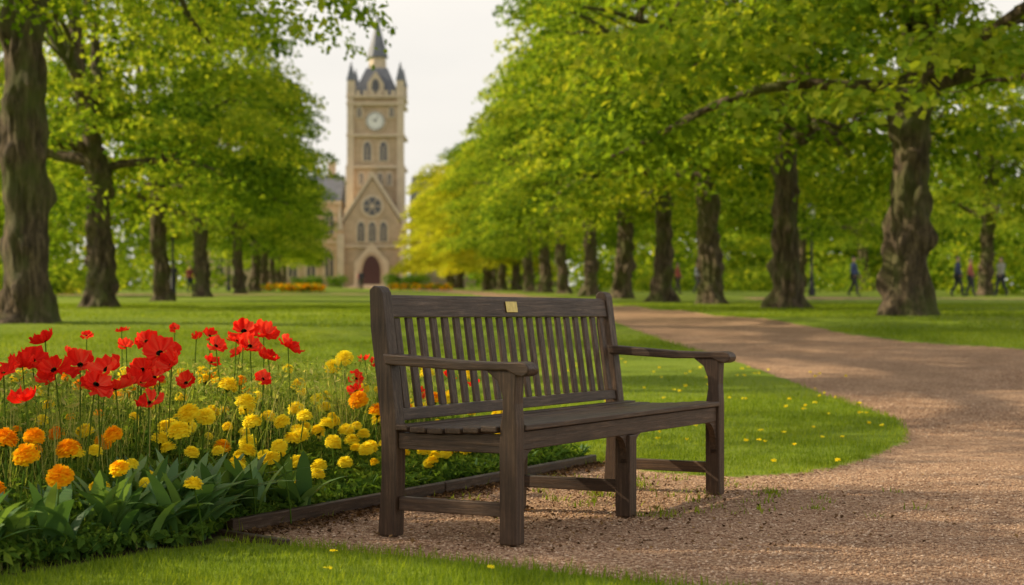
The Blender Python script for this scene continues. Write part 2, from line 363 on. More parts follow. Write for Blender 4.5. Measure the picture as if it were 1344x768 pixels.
def tree(x,y,var,rz=0,s=1.0,sz=None,name='linden_tree'):
    e=empty(name,(x,y,float(G(y))-.02),rz);e.scale=(s,s,sz or s)
    for nm,me in (('trunk',var[0]),('crown',var[1])):
        o=bpy.data.objects.new(nm,me);sc.collection.objects.link(o);o.parent=e
    return e
A_,B_,C_=variants
for (x,y,v,r,s) in [(6.85,29,C_,.4,1.08),(6.15,37.5,A_,2.1,1.02),(5.45,45.5,B_,3.9,1.0),(4.75,53,A_,5.1,1.0),(4.1,62,C_,1.2,.97),(3.5,75,B_,2.6,1.03),(2.75,87,A_,.9,1.0),(1.95,99,C_,3.3,1.0),(1.2,112,B_,4.4,1.05),(.3,125,A_,5.6,1.05),(-.8,138,C_,.2,1.0),(-1.8,152,B_,1.8,1.0)]:
    tree(x,y,v,r,s)
tree(-5.0,160,lime,.5,1.0);tree(-6.3,178,lime,2.2,.95);tree(-7.4,196,lime,3.6,.9);tree(-1.9,128,lime,4.1,.9)
tree(-7.35,25.5,big,1.0,.80,1.08)
tree(-5.85,16.2,big,-1.72,1.0)
tree(-10.2,7.6,dapple_tree,.5,1.0)  # unseen tree left of frame, added to cast dappled shade around the bench
for (x,y,v,r,s) in [(-9.6,39,C_,3.7,.92),(-11.2,54,A_,1.2,.92),(-12.9,70,B_,4.2,.98),(-14.9,92,A_,.3,.98),(-16.6,108,C_,2.2,.93),(-18.4,125,B_,5.5,.93),(-20.4,143,A_,1.9,.9),(-22.6,162,C_,3.7,.88),(-24.8,182,B_,.6,.85)]:
    tree(x,y,v,r,s)
for (x,y,v,r,s) in [(-25,74,C_,2,1.05),(-30,95,A_,3,1.1),(-38,120,B_,4,1.2),
                    (22,78,B_,.7,1.0),(31,92,C_,1.7,1.1),(18,105,A_,2.9,1.1),(41,112,B_,3.8,1.25),(27,128,C_,4.6,1.2),(48,86,A_,.1,1.1)]:
    tree(x,y,v,r,s)
def mass(name,areas,mat,ls):
    A=[];Bn=[];C=[]
    for (x0,x1,y0,y1,h0,h1,nc,nl) in areas:
        for i in range(nc):
            x=rng.uniform(x0,x1);y=rng.uniform(y0,y1);hmax=h0+(h1-h0)*(.5+.5*math.sin(x*.35)+.0)*rng.uniform(.7,1)
            h=hmax*rng.uniform(.03,1);cs=rng.uniform(1.2,2.4)*ls/.5
            d=rng.normal(size=(nl,3));d/=np.linalg.norm(d,axis=1,keepdims=True);p=d*cs*np.array([1,1,.65])*rng.uniform(.5,1,(nl,1))
            A.append(np.array([x,y,float(G(y))+h])+p);n=d+np.array([0,0,.6])+rng.normal(size=(nl,3))*.4;Bn.append(n/np.linalg.norm(n,axis=1,keepdims=True));C.append(np.clip(rng.uniform(.2,.8,nl)+rng.uniform(-.3,.3),0,1))
    P=np.vstack(A);v,f=leafcards(P,np.vstack(Bn),rng.uniform(.6,1.3,len(P))*ls)
    make_mesh(name,v,f,[mat],{'rnd':np.repeat(np.concatenate(C),4)})
mass('distant_trees',[(-100,-34,165,215,9,15,480,55),(-4,100,185,230,9,15,560,55),(-75,-42,100,165,8,13,240,55),(10,75,138,165,8,13,480,55),(40,70,95,130,7,12,200,55)],M_leaf,.72)
mass('shrubs',[(-60,-26,120,150,1.5,3,200,50),(22,62,78,90,1.2,2.8,280,50),(5,24,112,125,1,2.2,140,50),(-48,-22,78,90,1,2,140,50)],M_leaf,.33)
mass('hedge',[(-26,-20,198,201,1.2,1.4,60,50),(-15,-10,198,201,1.2,1.4,50,50)],M_leafd,.22)

def farbed(x0,x1,y0,y1):
    a=Acc();n=900;P=np.stack([rng.uniform(x0,x1,n),rng.uniform(y0,y1,n),np.zeros(n)],1);P[:,2]=G(P[:,1])+rng.uniform(.1,.5,n)
    Nn=rng.normal(size=(n,3))*.4+np.array([0,-.4,1]);Nn/=np.linalg.norm(Nn,axis=1,keepdims=True)
    v,f=leafcards(P,Nn,np.full(n,.28));half=n//2
    a.add(v[:half*4],f[:half],0,rnd=np.repeat(rng.uniform(0,.5,half),4));a.add(v[half*4:],f[half:]-half*4,1,rnd=np.repeat(rng.uniform(0,1,n-half),4))
    a.out('flower_bed',[M_mary,M_bedleaf])
farbed(-19,-14.5,122,128);farbed(-9,-4.5,122,128);farbed(-14,-11.5,100,103)

# ---------------- flower bed planting -----------------
def canopyH(x,y):
    d=np.clip(-sd_bed(x,y),0,3);return .07+.32*np.minimum(d,1.2)+.05*pn(x,y,3,2)*np.minimum(d*4,1)
def in_bed(n,margin=.03,ymin=5.1,ymax=10,xmin=-4,xmax=.5):
    x=rng.uniform(xmin,xmax,n);y=rng.uniform(ymin,ymax,n);k=sd_bed(x,y)<-margin;return x[k],y[k]
fa=Acc()
x,y=in_bed(120000,.0,xmin=-3.2);Hc=canopyH(x,y);n=len(x);hh=Hc*rng.uniform(.02,1.05,n)**.55
P=np.stack([x,y,G(y)+hh],1);Nn=rng.normal(size=(n,3))*.7+np.array([0,-.1,.6]);Nn/=np.linalg.norm(Nn,axis=1,keepdims=True)
v,f=leafcards(P,Nn,rng.uniform(.022,.065,n),.24);fa.add(v,f,0,rnd=np.repeat(np.clip(rng.uniform(0,.75,n)+.25*pn(x,y,4,1),0,1),4))
x,y=in_bed(26000,.03,xmin=-3.2);n=len(x);P=np.stack([x,y,G(y)],1)
blades(P,rng.uniform(0,6.28,n),canopyH(x,y)*rng.uniform(.8,1.4,n),rng.uniform(.003,.009,n),rng.uniform(.1,.8,n),4,rng.uniform(0,.9,n),fa,1)
x,y=in_bed(16000,.5,xmin=-3.2);n=len(x);P=np.stack([x,y,G(y)],1)
blades(P,rng.uniform(0,6.28,n),rng.uniform(.40,.72,n),rng.uniform(.002,.005,n),rng.uniform(.03,.5,n),4,rng.uniform(.2,1,n),fa,1)
x,y=in_bed(22000,.6,xmin=-3.2);n=len(x);P=np.stack([x,y,G(y)+rng.uniform(.35,.60,n)],1);Nn=rng.normal(size=(n,3));Nn/=np.linalg.norm(Nn,axis=1,keepdims=True)
v,f=leafcards(P,Nn,rng.uniform(.015,.05,n),.2);fa.add(v,f,1,rnd=np.repeat(rng.uniform(0,.9,n),4))
fa.out('flowerbed_foliage',[M_bedleaf,M_straw])
sa=Acc()
x,y=in_bed(4500,.03);d=-sd_bed(x,y);k=(d<.42)&(x<-.75)&(y<7.0)|((d<.10)&(x>-1.2));x=x[k][:260];y=y[k][:260]
for i in range(len(x)):
    m=rng.integers(4,8);az=rng.uniform(0,6.28,m);bigf=1.6 if x[i]<-.85 else .65
    blades(np.stack([x[i]+rng.normal(0,.012,m),y[i]+rng.normal(0,.012,m),np.full(m,float(G(y[i])))],1),az,rng.uniform(.11,.24,m)*bigf,rng.uniform(.024,.048,m)*bigf,rng.uniform(.3,.95,m),7,np.clip(rng.uniform(0,1,m),0,1),sa,0,'strap',curl=.5)
sa.out('tulip_leaves',[M_strap],smooth=True)

def rotto(V,nrm):
    q=Vector((0,0,1)).rotation_difference(Vector(nrm));Mx=np.array(q.to_matrix());return V@Mx.T
def stem(acc,x,y,h,m,r=.0025):
    K=5;bx,by=x+random.uniform(-.05,.05),y+random.uniform(-.04,.04);V=[];z0=float(G(y))
    for i in range(K+1):
        t=i/K;cx=bx+(x-bx)*t**1.6;cy=by+(y-by)*t**1.6
        for k in range(4):
            a=k*math.pi/2;V.append((cx+math.cos(a)*r,cy+math.sin(a)*r,z0+h*t))
    F=[(i*4+k,i*4+(k+1)%4,(i+1)*4+(k+1)%4,(i+1)*4+k) for i in range(K) for k in range(4)]
    acc.add(V,F,m,rnd=.35)
def poppy(acc,x,y,h,size):
    stem(acc,x,y,h,1);base=np.array([x,y,float(G(y))+h-.2*size])
    nrm=Vector((random.uniform(-.7,.7),random.uniform(-1.3,.1),1)).normalized();cup=random.uniform(.25,.85)
    npet=random.choice([5,6,6,7]);Ks,Kt=7,11
    for p in range(npet):
        a0=2*math.pi*p/npet+random.uniform(-.25,.25);inner=p%2;ph=random.uniform(0,6);sz=size*random.uniform(.8,1.15)*(.88 if inner else 1);cp=cup*random.uniform(.6,1.4)+(.3 if inner else 0)
        V=[]
        for i in range(Ks):
            s=i/(Ks-1)
            for j in range(Kt):
                t=j/(Kt-1)*2-1
                edge=1-.16*abs(t)**2.5
                r=sz*(math.sin(s*1.4))*edge/(1+.3*cp); az=a0+t*.85*(.35+.65*s**.4)
                z=sz*(cp*.6*s**1.9)*(1+.1*t*t)+sz*.12*s*s*math.sin(t*5+ph)+sz*.07*s*math.sin(t*11+ph*2)
                if s>.8: r+=sz*.06*math.sin(t*9+ph)
                V.append((r*math.cos(az),r*math.sin(az),z+.004*inner))
        F=[(i*Kt+j,i*Kt+j+1,(i+1)*Kt+j+1,(i+1)*Kt+j) for i in range(Ks-1) for j in range(Kt-1)]
        acc.add(rotto(np.array(V),nrm)+base,F,0,rnd=np.clip(random.uniform(.2,.8)+np.array([.15*math.sin(k*1.7) for k in range(len(V))]),0,1))
    V=[(0,0,.2*size)]+[(.16*size*math.cos(a),.16*size*math.sin(a),.1*size) for a in np.linspace(0,6.283,8,endpoint=False)]+[(0,0,0)]
    F=[(0,1+k,1+(k+1)%8,9) for k in range(8)]
    acc.add(rotto(np.array(V),nrm)+base,F,2,rnd=.5)
po=Acc()
POP=[(8,-1.28,.77,1.15),(8.1,-1.2,.75,1),(8,-1.07,.70,.95),(7.9,-1.15,.64,.8),(7.8,-1.22,.70,.9),(7.8,-1.38,.70,.8),(8.2,-1.48,.74,.6),(7,-1.47,.69,1.2),(7.2,-1.57,.73,.8),(6.9,-1.4,.64,.9),(6.3,-1.52,.645,1.1),(6.2,-1.54,.59,1),(6.3,-1.49,.57,1.05),(6.6,-1.7,.65,.95),(6.3,-1.72,.64,.95),(7,-1.95,.735,.85),(6.6,-1.89,.67,1),(6.4,-1.87,.65,.8),(6.1,-1.85,.63,1),(6.6,-1.47,.58,.9),(6.8,-1.45,.59,.7),(8.5,-1.98,.76,.55),(8,-2.03,.74,.5),(7.5,-1.98,.67,.6),(8.6,-.8,.515,.65),(8.4,-.78,.46,.7),(9,-.79,.60,.55),(9,-.73,.58,.5),(8.8,-1.77,.77,.45),(9.2,-.35,.5,.6),(9.1,-.2,.46,.55),(9.3,-.05,.44,.6),(9.0,-.5,.42,.6),(8.2,-1.33,.66,.8),(7.3,-1.62,.6,.8),(7.9,-1.42,.62,.7),(6.7,-2.1,.66,.9),(7.4,-2.3,.7,.9),(6.2,-2.1,.6,1),(8,-2.5,.7,.8),(6.9,-2.6,.65,.9),
 (6.9,-1.52,.62,.9),(6.4,-1.58,.56,.9),(6.5,-1.79,.60,.8),(7.9,-1.3,.72,.8),(8.6,-1.62,.72,.5),(7.6,-1.75,.7,.6),(6.0,-1.74,.54,.8),(7.0,-1.36,.56,.7),(7.4,-1.1,.56,.6),(6.2,-1.34,.52,.8)]
for (z,X_,h,s) in POP: poppy(po,X_,z,h-float(G(z)),.08*s)
po.out('poppies',[M_poppy,M_bedleaf,M_dark],smooth=True)
def marigold(acc,x,y,h,r,tone):
    stem(acc,x,y,h,1,.003);c=np.array([x,y,float(G(y))+h]);nrm=Vector((random.uniform(-.4,.4),random.uniform(-.6,.1),1)).normalized()
    n=150;V=[];R=[]
    for i in range(n):
        u=(i+.5)/n;ph=i*2.399963;th=math.acos(1-1.35*u)
        d=np.array([math.sin(th)*math.cos(ph),math.sin(th)*math.sin(ph),math.cos(th)*.86])
        t=np.array([-math.sin(ph),math.cos(ph),0])
        rr=r*random.uniform(.88,1.08);w=r*.18*random.uniform(.7,1.2)
        nrm2=np.array([math.cos(th)*math.cos(ph),math.cos(th)*math.sin(ph),-math.sin(th)])
        o=d*rr*.66-nrm2*w*.5;tip=d*rr+nrm2*w*random.uniform(.3,1.1)
        j=lambda:np.array([random.uniform(-1,1) for _ in range(3)])*r*.05
        V+= [o-t*w*.5,o+t*w*.5,tip+t*w+j(),tip-t*w+j()];tn=min(1,max(0,tone+random.uniform(-.1,.1)-.1*(th<.4)));R+=[max(tn-.08,0),max(tn-.08,0),tn,tn]
    acc.add(rotto(np.array(V),nrm)+c,np.arange(n*4).reshape(-1,4),0,rnd=np.array(R))
    V=[(0,0,r*.62)]+[(r*.45*math.cos(a),r*.45*math.sin(a),r*.5) for a in np.linspace(0,6.283,10,endpoint=False)]+[(r*.74*math.cos(a),r*.74*math.sin(a),r*.08) for a in np.linspace(0,6.283,10,endpoint=False)]
    acc.add(rotto(np.array(V),nrm)+c,[(1+k,1+(k+1)%10,11+(k+1)%10,11+k) for k in range(10)]+[(0,1+2*k,1+(2*k+1)%10,1+(2*k+2)%10) for k in range(5)],0,rnd=max(tone-.08,0))
    V=[(r*.6*math.cos(a),r*.6*math.sin(a),-r*.05) for a in np.linspace(0,6.283,10,endpoint=False)]+[(0,0,-r*.8),(0,0,-r*.1)]
    acc.add(rotto(np.array(V),nrm)+c,[(k,11,(k+1)%10,10) for k in range(10)],1,rnd=.3)
mg=Acc()
MG=[(5.75,-1.55,.28,.047,.3),(5.8,-1.68,.35,.045,.35),(5.9,-1.78,.40,.044,.25),(6,-1.71,.40,.038,.3),(6,-1.59,.355,.042,.3),(6.1,-1.45,.40,.036,.3),(5.9,-1.38,.295,.036,.45),(6,-1.14,.23,.034,.75),(6.7,-.93,.31,.034,.8),(6.6,-1.04,.30,.036,.7),(6.5,-1.29,.385,.046,.75),(7.5,-1.27,.52,.046,.8),(7.3,-1.16,.455,.046,.85),(7,-1.28,.41,.042,.8),(6.9,-1.33,.43,.045,.7),(7.1,-1.1,.38,.042,.85),(7.3,-1.0,.37,.036,.8),(7.6,-.94,.375,.036,.9),(7.1,-.93,.31,.038,.75),(7.4,-.79,.275,.036,.8),(7.7,-.85,.335,.036,.9),(8.8,-.88,.6,.048,.85),(8.7,-.93,.56,.045,.8),(8.3,-.76,.41,.05,.3),(8.0,-.64,.375,.045,.35),(7.6,-.66,.225,.036,.85),(7.1,-.82,.16,.03,.8),(8,-.38,.14,.03,.6),(8.5,-.55,.36,.045,.3),(8.6,-.4,.4,.045,.35),(8.9,-.45,.52,.04,.9),(9.2,-.25,.5,.04,.85),(9.3,-.5,.55,.04,.85),(7.9,-.5,.25,.035,.8),(8.3,-.3,.2,.035,.8),(8.8,-.65,.5,.05,.8)]
for (z,X_,h,r,t) in MG: marigold(mg,X_,z,h,r,t)
x,y=in_bed(4000,.1,xmin=-3.0,ymax=9.7);cnt=0;kept=[]
for i in range(len(x)):
    if cnt>=290: break
    if y[i]<6.0 and x[i]>-1.8: continue
    if x[i]<-2 and random.random()<.6: continue
    if any((x[i]-a)**2+(y[i]-b)**2<.064**2 for a,b in kept): continue
    kept.append((x[i],y[i]));cnt+=1
    h=float(canopyH(x[i],y[i]))*random.uniform(.95,1.32)+.02;tone=random.uniform(.6,1) if (random.random()<(.93 if x[i]>-1.6 else .5)) else random.uniform(.15,.4)
    marigold(mg,x[i],y[i],h,random.uniform(.02,.041),tone)
mg.out('marigolds',[M_mary,M_bedleaf])

def board(x0,y0,x1,y1,h=.05,t=.035,lift=0):
    L=math.hypot(x1-x0,y1-y0);e=box('garden_edging',0,L,-t/2,t/2,-.05,h,W_edge,bevel=.005);e.location=(x0,y0,float(G((y0+y1)/2))+lift);e.rotation_euler=(random.uniform(-.04,.04),0,math.atan2(y1-y0,x1-x0))
board(-1.085,6.45,-.33,7.88);board(-.325,7.89,.46,9.42,.047);board(-1.12,6.40,-.82,6.10,.02,.04)

la=Acc();n=2200;x=rng.normal(.25,.75,n);y=6.2+rng.uniform(-.2,3.2,n)+.0;k=(sd_path(x,y)<.02)&(sd_bed(x,y)>.03);x=x[k];y=y[k];n=len(x)
P=np.stack([x,y,G(y)-.008+rng.uniform(0,.006,n)],1);Nn=rng.normal(size=(n,3))*.35+np.array([0,0,1]);Nn/=np.linalg.norm(Nn,axis=1,keepdims=True)
v,f=leafcards(P,Nn,rng.uniform(.008,.026,n));la.add(v,f,0,rnd=np.repeat(rng.uniform(0,1,n),4))
n=2500;t=rng.uniform(0,1,n);x=-1.05+1.5*t+rng.exponential(.07,n)*.88;y=6.45+2.95*t-rng.exponential(.05,n)*.48;P=np.stack([x,y,G(y)-.008+rng.uniform(0,.012,n)],1)
Nn=rng.normal(size=(n,3))*.35+np.array([0,0,1]);Nn/=np.linalg.norm(Nn,axis=1,keepdims=True);v,f=leafcards(P,Nn,rng.uniform(.008,.03,n));la.add(v,f,0,rnd=np.repeat(rng.uniform(0,.8,n),4))
la.out('leaf_litter',[M_litter])
wa=Acc()
for i in range(70):
    cx=random.gauss(.55,.45);cy=random.uniform(7.0,8.7)
    if sd_path(np.array([cx]),np.array([cy]))[0]>0: continue
    m=int(rng.integers(6,22));blades(np.stack([cx+rng.normal(0,.03,m),cy+rng.normal(0,.03,m),np.full(m,float(G(cy))-.015)],1),rng.uniform(0,6.28,m),rng.uniform(.015,.05,m),rng.uniform(.003,.008,m),rng.uniform(.3,1,m),3,rng.uniform(0,1,m),wa)
wa.out('weeds',[M_grass])
n0=120;x=np.concatenate([rng.uniform(.5,3.2,n0),rng.uniform(-.9,.8,10)]);y=np.concatenate([rng.uniform(9,18,n0),rng.uniform(4.9,5.9,10)]);k=(sd_path(x,y)>.05)|(rng.uniform(0,1,len(x))<.12);k&=~((y<6)&(rng.uniform(0,1,len(x))<.5));x=x[k];y=y[k]
x=np.repeat(x,5)+rng.normal(0,.006,len(x)*5);y=np.repeat(y,5)+rng.normal(0,.006,len(y)*5);n=len(x)
Nn=rng.normal(size=(n,3))*.5+np.array([0,-.3,1]);Nn/=np.linalg.norm(Nn,axis=1,keepdims=True)
v,f=leafcards(np.stack([x,y,G(y)+.04],1),Nn,np.where(y<6,.6,1)*rng.uniform(.016,.03,n),.45);make_mesh('dandelions',v,f,[M_mary],{'rnd':np.repeat(rng.uniform(.45,1,n),4)})

# ---------------- bench -----------------
be=empty('park_bench',(0,6.2,-.012),math.atan2(.875,.485));L=1.98;w=.034
FL=[(-.035,0),(.035,0),(.036,.36),(.032,.44),(.022,.50),(.024,.55),(.045,.605),(.095,.642),(-.036,.642),(-.030,.52),(-.035,.44)]
for i,xx in enumerate((0,L)): prism(f'front_leg_{i+1}',FL,'x',xx-w,xx+w,WZ,be,.005)
prism('front_leg_3',[(-.035,0),(.035,0),(.035,.343),(-.035,.343)],'x',L/2-w,L/2+w,WZ,be,.005)
BP=[(.495,0),(.487,.22),(.487,.42),(.508,.60),(.535,.80),(.553,.935),(.566,.955),(.592,.962),(.612,.945),(.607,.80),(.58,.60),(.558,.42),(.556,.22),(.572,0)]
for i,xx in enumerate((0,L)): prism(f'back_leg_{i+1}',BP,'x',xx-w,xx+w,WZ,be,.005)
prism('back_leg_3',[(.495,0),(.487,.22),(.487,.385),(.556,.385),(.556,.22),(.572,0)],'x',L/2-w,L/2+w,WZ,be,.005)
prism('top_rail',[(.547,.838),(.56,.915),(.568,.926),(.588,.926),(.595,.915),(.583,.838)],'x',w+.001,L-w-.001,WX,be,.004)
prism('lower_back_rail',[(.497,.44),(.505,.485),(.535,.485),(.527,.44)],'x',w+.001,L-w-.001,WX,be,.004)
ns=21
for i in range(ns):
    xc=.08+(L-.16)*i/(ns-1)
    prism(f'back_slat_{i+1}',[(.507,.487),(.521,.487),(.571,.8375),(.557,.8375)],'x',xc-.022,xc+.022,WZ,be,.003)
sl=[(-.040,.030,.440),(.042,.108,.436),(.120,.186,.430),(.198,.264,.425),(.276,.342,.422),(.354,.420,.424),(.432,.484,.430)]
for i,(a,b,zt) in enumerate(sl):
    e0,e1=((w+.002,L-w-.002) if i==0 else ((-.045,L+.045)))
    o=box(f'seat_slat_{i+1}',e0,e1,a,b,zt-.022,zt,WX,be,.004)
box('front_apron',w+.001,L-w-.001,-.022,.010,.345,.414,WX,be,.003)
box('back_apron',w+.001,L-w-.001,.50,.53,.345,.41,WX,be,.003)
for i,xx in enumerate((0,L/2,L)):
    y0=.037 if i!=1 else .012
    prism(f'seat_rail_{i+1}',[(y0,.335),(.485,.335),(.485,.398),(.30,.396),(.037,.406),(y0,.406)],'x',xx-.02,xx+.02,WY,be,.003)
    box(f'stretcher_{i+1}',xx-.016,xx+.016,.0365,.488,.10,.152,WY,be,.004)
AR=[(.545,.700),(.40,.690),(.20,.676),(.05,.672),(-.055,.676),(-.082,.668),(-.094,.650),(-.088,.630),(-.066,.620),(-.035,.626),(.0,.643),(.20,.640),(.40,.650),(.535,.658)]
for i,xx in enumerate((0,L)): prism(f'armrest_{i+1}',AR,'x',xx-.043,xx+.043,WY,be,.006)
def bracket(nm,x,sg,dx=.10,dz=.13):
    pts=[(x,.3445),(x+sg*dx,.3445)]+[(x+sg*dx*(1-math.sin(t)),.3445-dz*(1-math.cos(t))) for t in np.linspace(.15,math.pi/2,7)][:]
    pts=pts+[(x,.3445-dz-.02)]
    prism(nm,pts,'y',-.020,.008,WX,be,.002)
bracket('bracket_1',w+.001,1);bracket('bracket_2',L/2-w-.001,-1,.08,.10);bracket('bracket_3',L/2+w+.001,1,.08,.10);bracket('bracket_4',L-w-.001,-1)
pl=prism('plaque',[(.5475,.858),(.5555,.905),(.5535,.906),(.5455,.859)],'x',L/2-.05,L/2+.05,M_brass,be,.001)

# ---------------- building -----------------
bx,by=-18.6,228.0;B=empty('gothic_clock_tower_hall',(bx,by,float(G(by))-.4))
def arch(cx,z0,w_,h,k=7):
    pts=[(cx-w_/2,z0),(cx+w_/2,z0),(cx+w_/2,z0+h-w_*.8)]
    for t in np.linspace(0,1,k)[1:]: pts.append((cx+w_/2-(w_/2)*t**1.6,z0+h-w_*.8+w_*.8*math.sin(t*math.pi/2)))
    for t in np.linspace(1,0,k)[1:]: pts.append((cx-w_/2+(w_/2)*t**1.6,z0+h-w_*.8+w_*.8*math.sin(t*math.pi/2)))
    return pts
def window(cx,z0,w_,h,yf,nm='window'):
    prism(nm+'_surround',arch(cx,z0-.2,w_+.55,h+.5),'y',yf-.18,yf-.003,M_stone2,B)
    prism(nm+'_glass',arch(cx,z0,w_,h),'y',yf-.21,yf-.183,M_glass,B)
    box(nm+'_mullion',cx-.06,cx+.06,yf-.27,yf-.213,z0,z0+h*.8,M_stone2,B)
box('tower_shaft',-3.45,3.45,0,6.9,0,26.2,M_stone,B)
for sx in (-1,1):
    for z0,z1,d in ((0,11,.75),(11,17,.55),(17,26.2,.4)):
        x0,x1=sorted((sx*(3.45-.5),sx*(3.45+d)));box('buttress',x0,x1,-d,-.003,z0,z1,M_stone2,B)
        x0,x1=sorted((sx*3.453,sx*(3.45+d)));box('buttress',x0,x1,.0,1.0,z0,z1-.01,M_stone2,B)
for z in (16.6,20.9,25.2,26.2): box('cornice',-3.95,3.95,-.5,7.4,z,z+.35,M_stone2,B)
for cx in (-1.1,1.1): window(cx,17.6,.95,2.6,0,'belfry_window')
for cx in (-1.9,-.65,.65,1.9): window(cx,14.3,.5,1.6,0,'lancet')
for cx in (-2.2,2.2): window(cx,23.6,.6,1.3,0,'louvre')
def disc(nm,cx,cz,r,y0,y1,mat,n=32): prism(nm,[(cx+r*math.cos(a),cz+r*math.sin(a)) for a in np.linspace(0,2*math.pi,n,endpoint=False)],'y',y0,y1,mat,B)
CZ=23.0
disc('clock_surround',0,CZ,1.5,-.25,-.003,M_stone2);disc('clock_rim',0,CZ,1.27,-.3,-.253,M_black);disc('clock_face',0,CZ,1.15,-.35,-.303,M_white)
for i in range(12):
    a=i*math.pi/6;c,s=math.cos(a),math.sin(a);r0,r1,hw=.82,1.02,.05
    prism('clock_mark',[(r0*c-hw*s,CZ+r0*s+hw*c),(r1*c-hw*s,CZ+r1*s+hw*c),(r1*c+hw*s,CZ+r1*s-hw*c),(r0*c+hw*s,CZ+r0*s-hw*c)],'y',-.37,-.353,M_black,B)
for a,ln in ((math.radians(150),.55),(math.radians(62),.85)):
    c,s=math.cos(a),math.sin(a);hw=.06;prism('clock_hand',[(-.1*c-hw*s,CZ-.1*s+hw*c),(ln*c-hw*s*.4,CZ+ln*s+hw*c*.4),(ln*c+hw*s*.4,CZ+ln*s-hw*c*.4),(-.1*c+hw*s,CZ-.1*s-hw*c)],'y',-.4 if ln<.6 else -.43,-.373 if ln<.6 else -.403,M_black,B)
def pyr(nm,cx,cy,hw0,z0,hw1,z1,mat,n=4):
    V=[];off=math.pi/4 if n==4 else math.pi/8;f=math.sqrt(2) if n==4 else 1.08
    for hw,z in ((hw0,z0),(hw1,z1)):
        for k in range(n): a=off+k*2*math.pi/n;V.append((cx+hw*f*math.cos(a),cy+hw*f*math.sin(a),z))
    pymesh(nm,V,[tuple(range(n)),tuple(range(n,2*n))]+[(k,(k+1)%n,n+(k+1)%n,n+k) for k in range(n)],mat,B)
cy=3.45
pyr('spire_lower',0,cy,3.2,26.55,1.45,30.6,M_slate);pyr('lantern',0,cy,1.2,30.6,1.1,32.2,M_stone2,8);pyr('spire_upper',0,cy,1.45,32.2,.05,37.6,M_slate,8)
pyr('finial',0,cy,.07,37.4,.03,38.6,M_black)
for sx in (-1,1):
    for yy in (.2,6.7):
        pyr('pinnacle_base',sx*3.35,yy,.55,26.55,.5,28.6,M_stone2);pyr('pinnacle',sx*3.35,yy,.58,28.6,.03,31.2,M_slate)
prism('dormer',[(-1.1,26.6),(1.1,26.6),(1.1,28.2),(0,29.9),(-1.1,28.2)],'y',-.05,1.8,M_stone2,B);prism('dormer_window',arch(0,26.9,1.0,1.9),'y',-.1,-.053,M_glass,B)
for i in range(6): box('merlon',-2.6+i*.95,-2.1+i*.95,-.35,-.1,26.56,27.2,M_stone2,B)
y0=-5
prism('gable_front',[(-4.1,0),(4.1,0),(4.1,8.4),(0,14.9),(-4.1,8.4)],'y',y0,-.8,M_stone,B)
for sx in (-1,1):
    prism('gable_coping',[(sx*4.45,8.2),(sx*4.45,8.75),(0,15.75),(0,15.05)],'y',y0-.25,-.7,M_stone2,B)
    x0,x1=sorted((sx*3.7,sx*4.6));box('gable_buttress',x0,x1,y0-.9,y0-.003,0,7.4,M_stone2,B);pyr('gable_pinnacle',sx*4.3,y0-.3,.42,7.9,.02,11.6,M_stone2)
disc('rose_surround',0,11.1,1.55,y0-.2,y0-.003,M_stone2);disc('rose_glass',0,11.1,1.2,y0-.24,y0-.203,M_glass)
disc('rose_hub',0,11.1,.3,y0-.32,y0-.243,M_stone2,12)
for k in range(6):
    a=k*math.pi/3;c,s=math.cos(a),math.sin(a);prism('rose_spoke',[(.31*c-.06*s,11.1+.31*s+.06*c),(1.2*c-.06*s,11.1+1.2*s+.06*c),(1.2*c+.06*s,11.1+1.2*s-.06*c),(.31*c+.06*s,11.1+.31*s-.06*c)],'y',y0-.3,y0-.244,M_stone2,B)
for cx in (-1.5,0,1.5): window(cx,6.4,.85,2.6,y0,'gable_window')
box('string_course',-4.1,4.1,y0-.3,y0-.004,5.6,5.95,M_stone2,B)
prism('porch_gable',[(-2.3,0.4),(2.3,.4),(2.3,3.6),(0,6.2),(-2.3,3.6)],'y',y0-1.2,y0-.31,M_stone2,B)
prism('door_arch',arch(0,.4,3.1,4.6),'y',y0-1.3,y0-1.203,M_stone,B);prism('door',arch(0,.4,2.4,4.1),'y',y0-1.35,y0-1.303,M_door,B)
for i in range(3): box('step',-3+i*.3,3-i*.3,y0-3.2+i*.5,y0-1.36,0+i*.15+.2,.35+i*.15,M_stone2,B)
for sx in (-1,1):
    x0,x1=sorted((sx*4.7,sx*26));box('wing_wall',x0,x1,.6,10,0,12.2,M_stone,B)
    prism('wing_roof',[(.2,12.2),(10.4,12.2),(5.3,16.0)],'x',x0,x1,M_slate,B)
    box('wing_cornice',x0,x1,.25,.597,11.8,12.19,M_stone2,B);box('wing_string',x0,x1,.35,.597,6.4,6.7,M_stone2,B)
    for i in range(8):
        c=sx*(6.3+i*2.5)
        window(c,7.6,1.1,3.2,.6,'upper_window');window(c,1.8,1.1,3.4,.6,'lower_window')
    for i in range(3):
        c=sx*(9+i*6);prism('roof_dormer',[(c-.9,12.3),(c+.9,12.3),(c+.9,13.4),(c,14.8),(c-.9,13.4)],'y',.5,3.2,M_stone2,B)
        pyr('chimney',c+2.5,5.3,.5,15.2,.5,18,M_stone2)

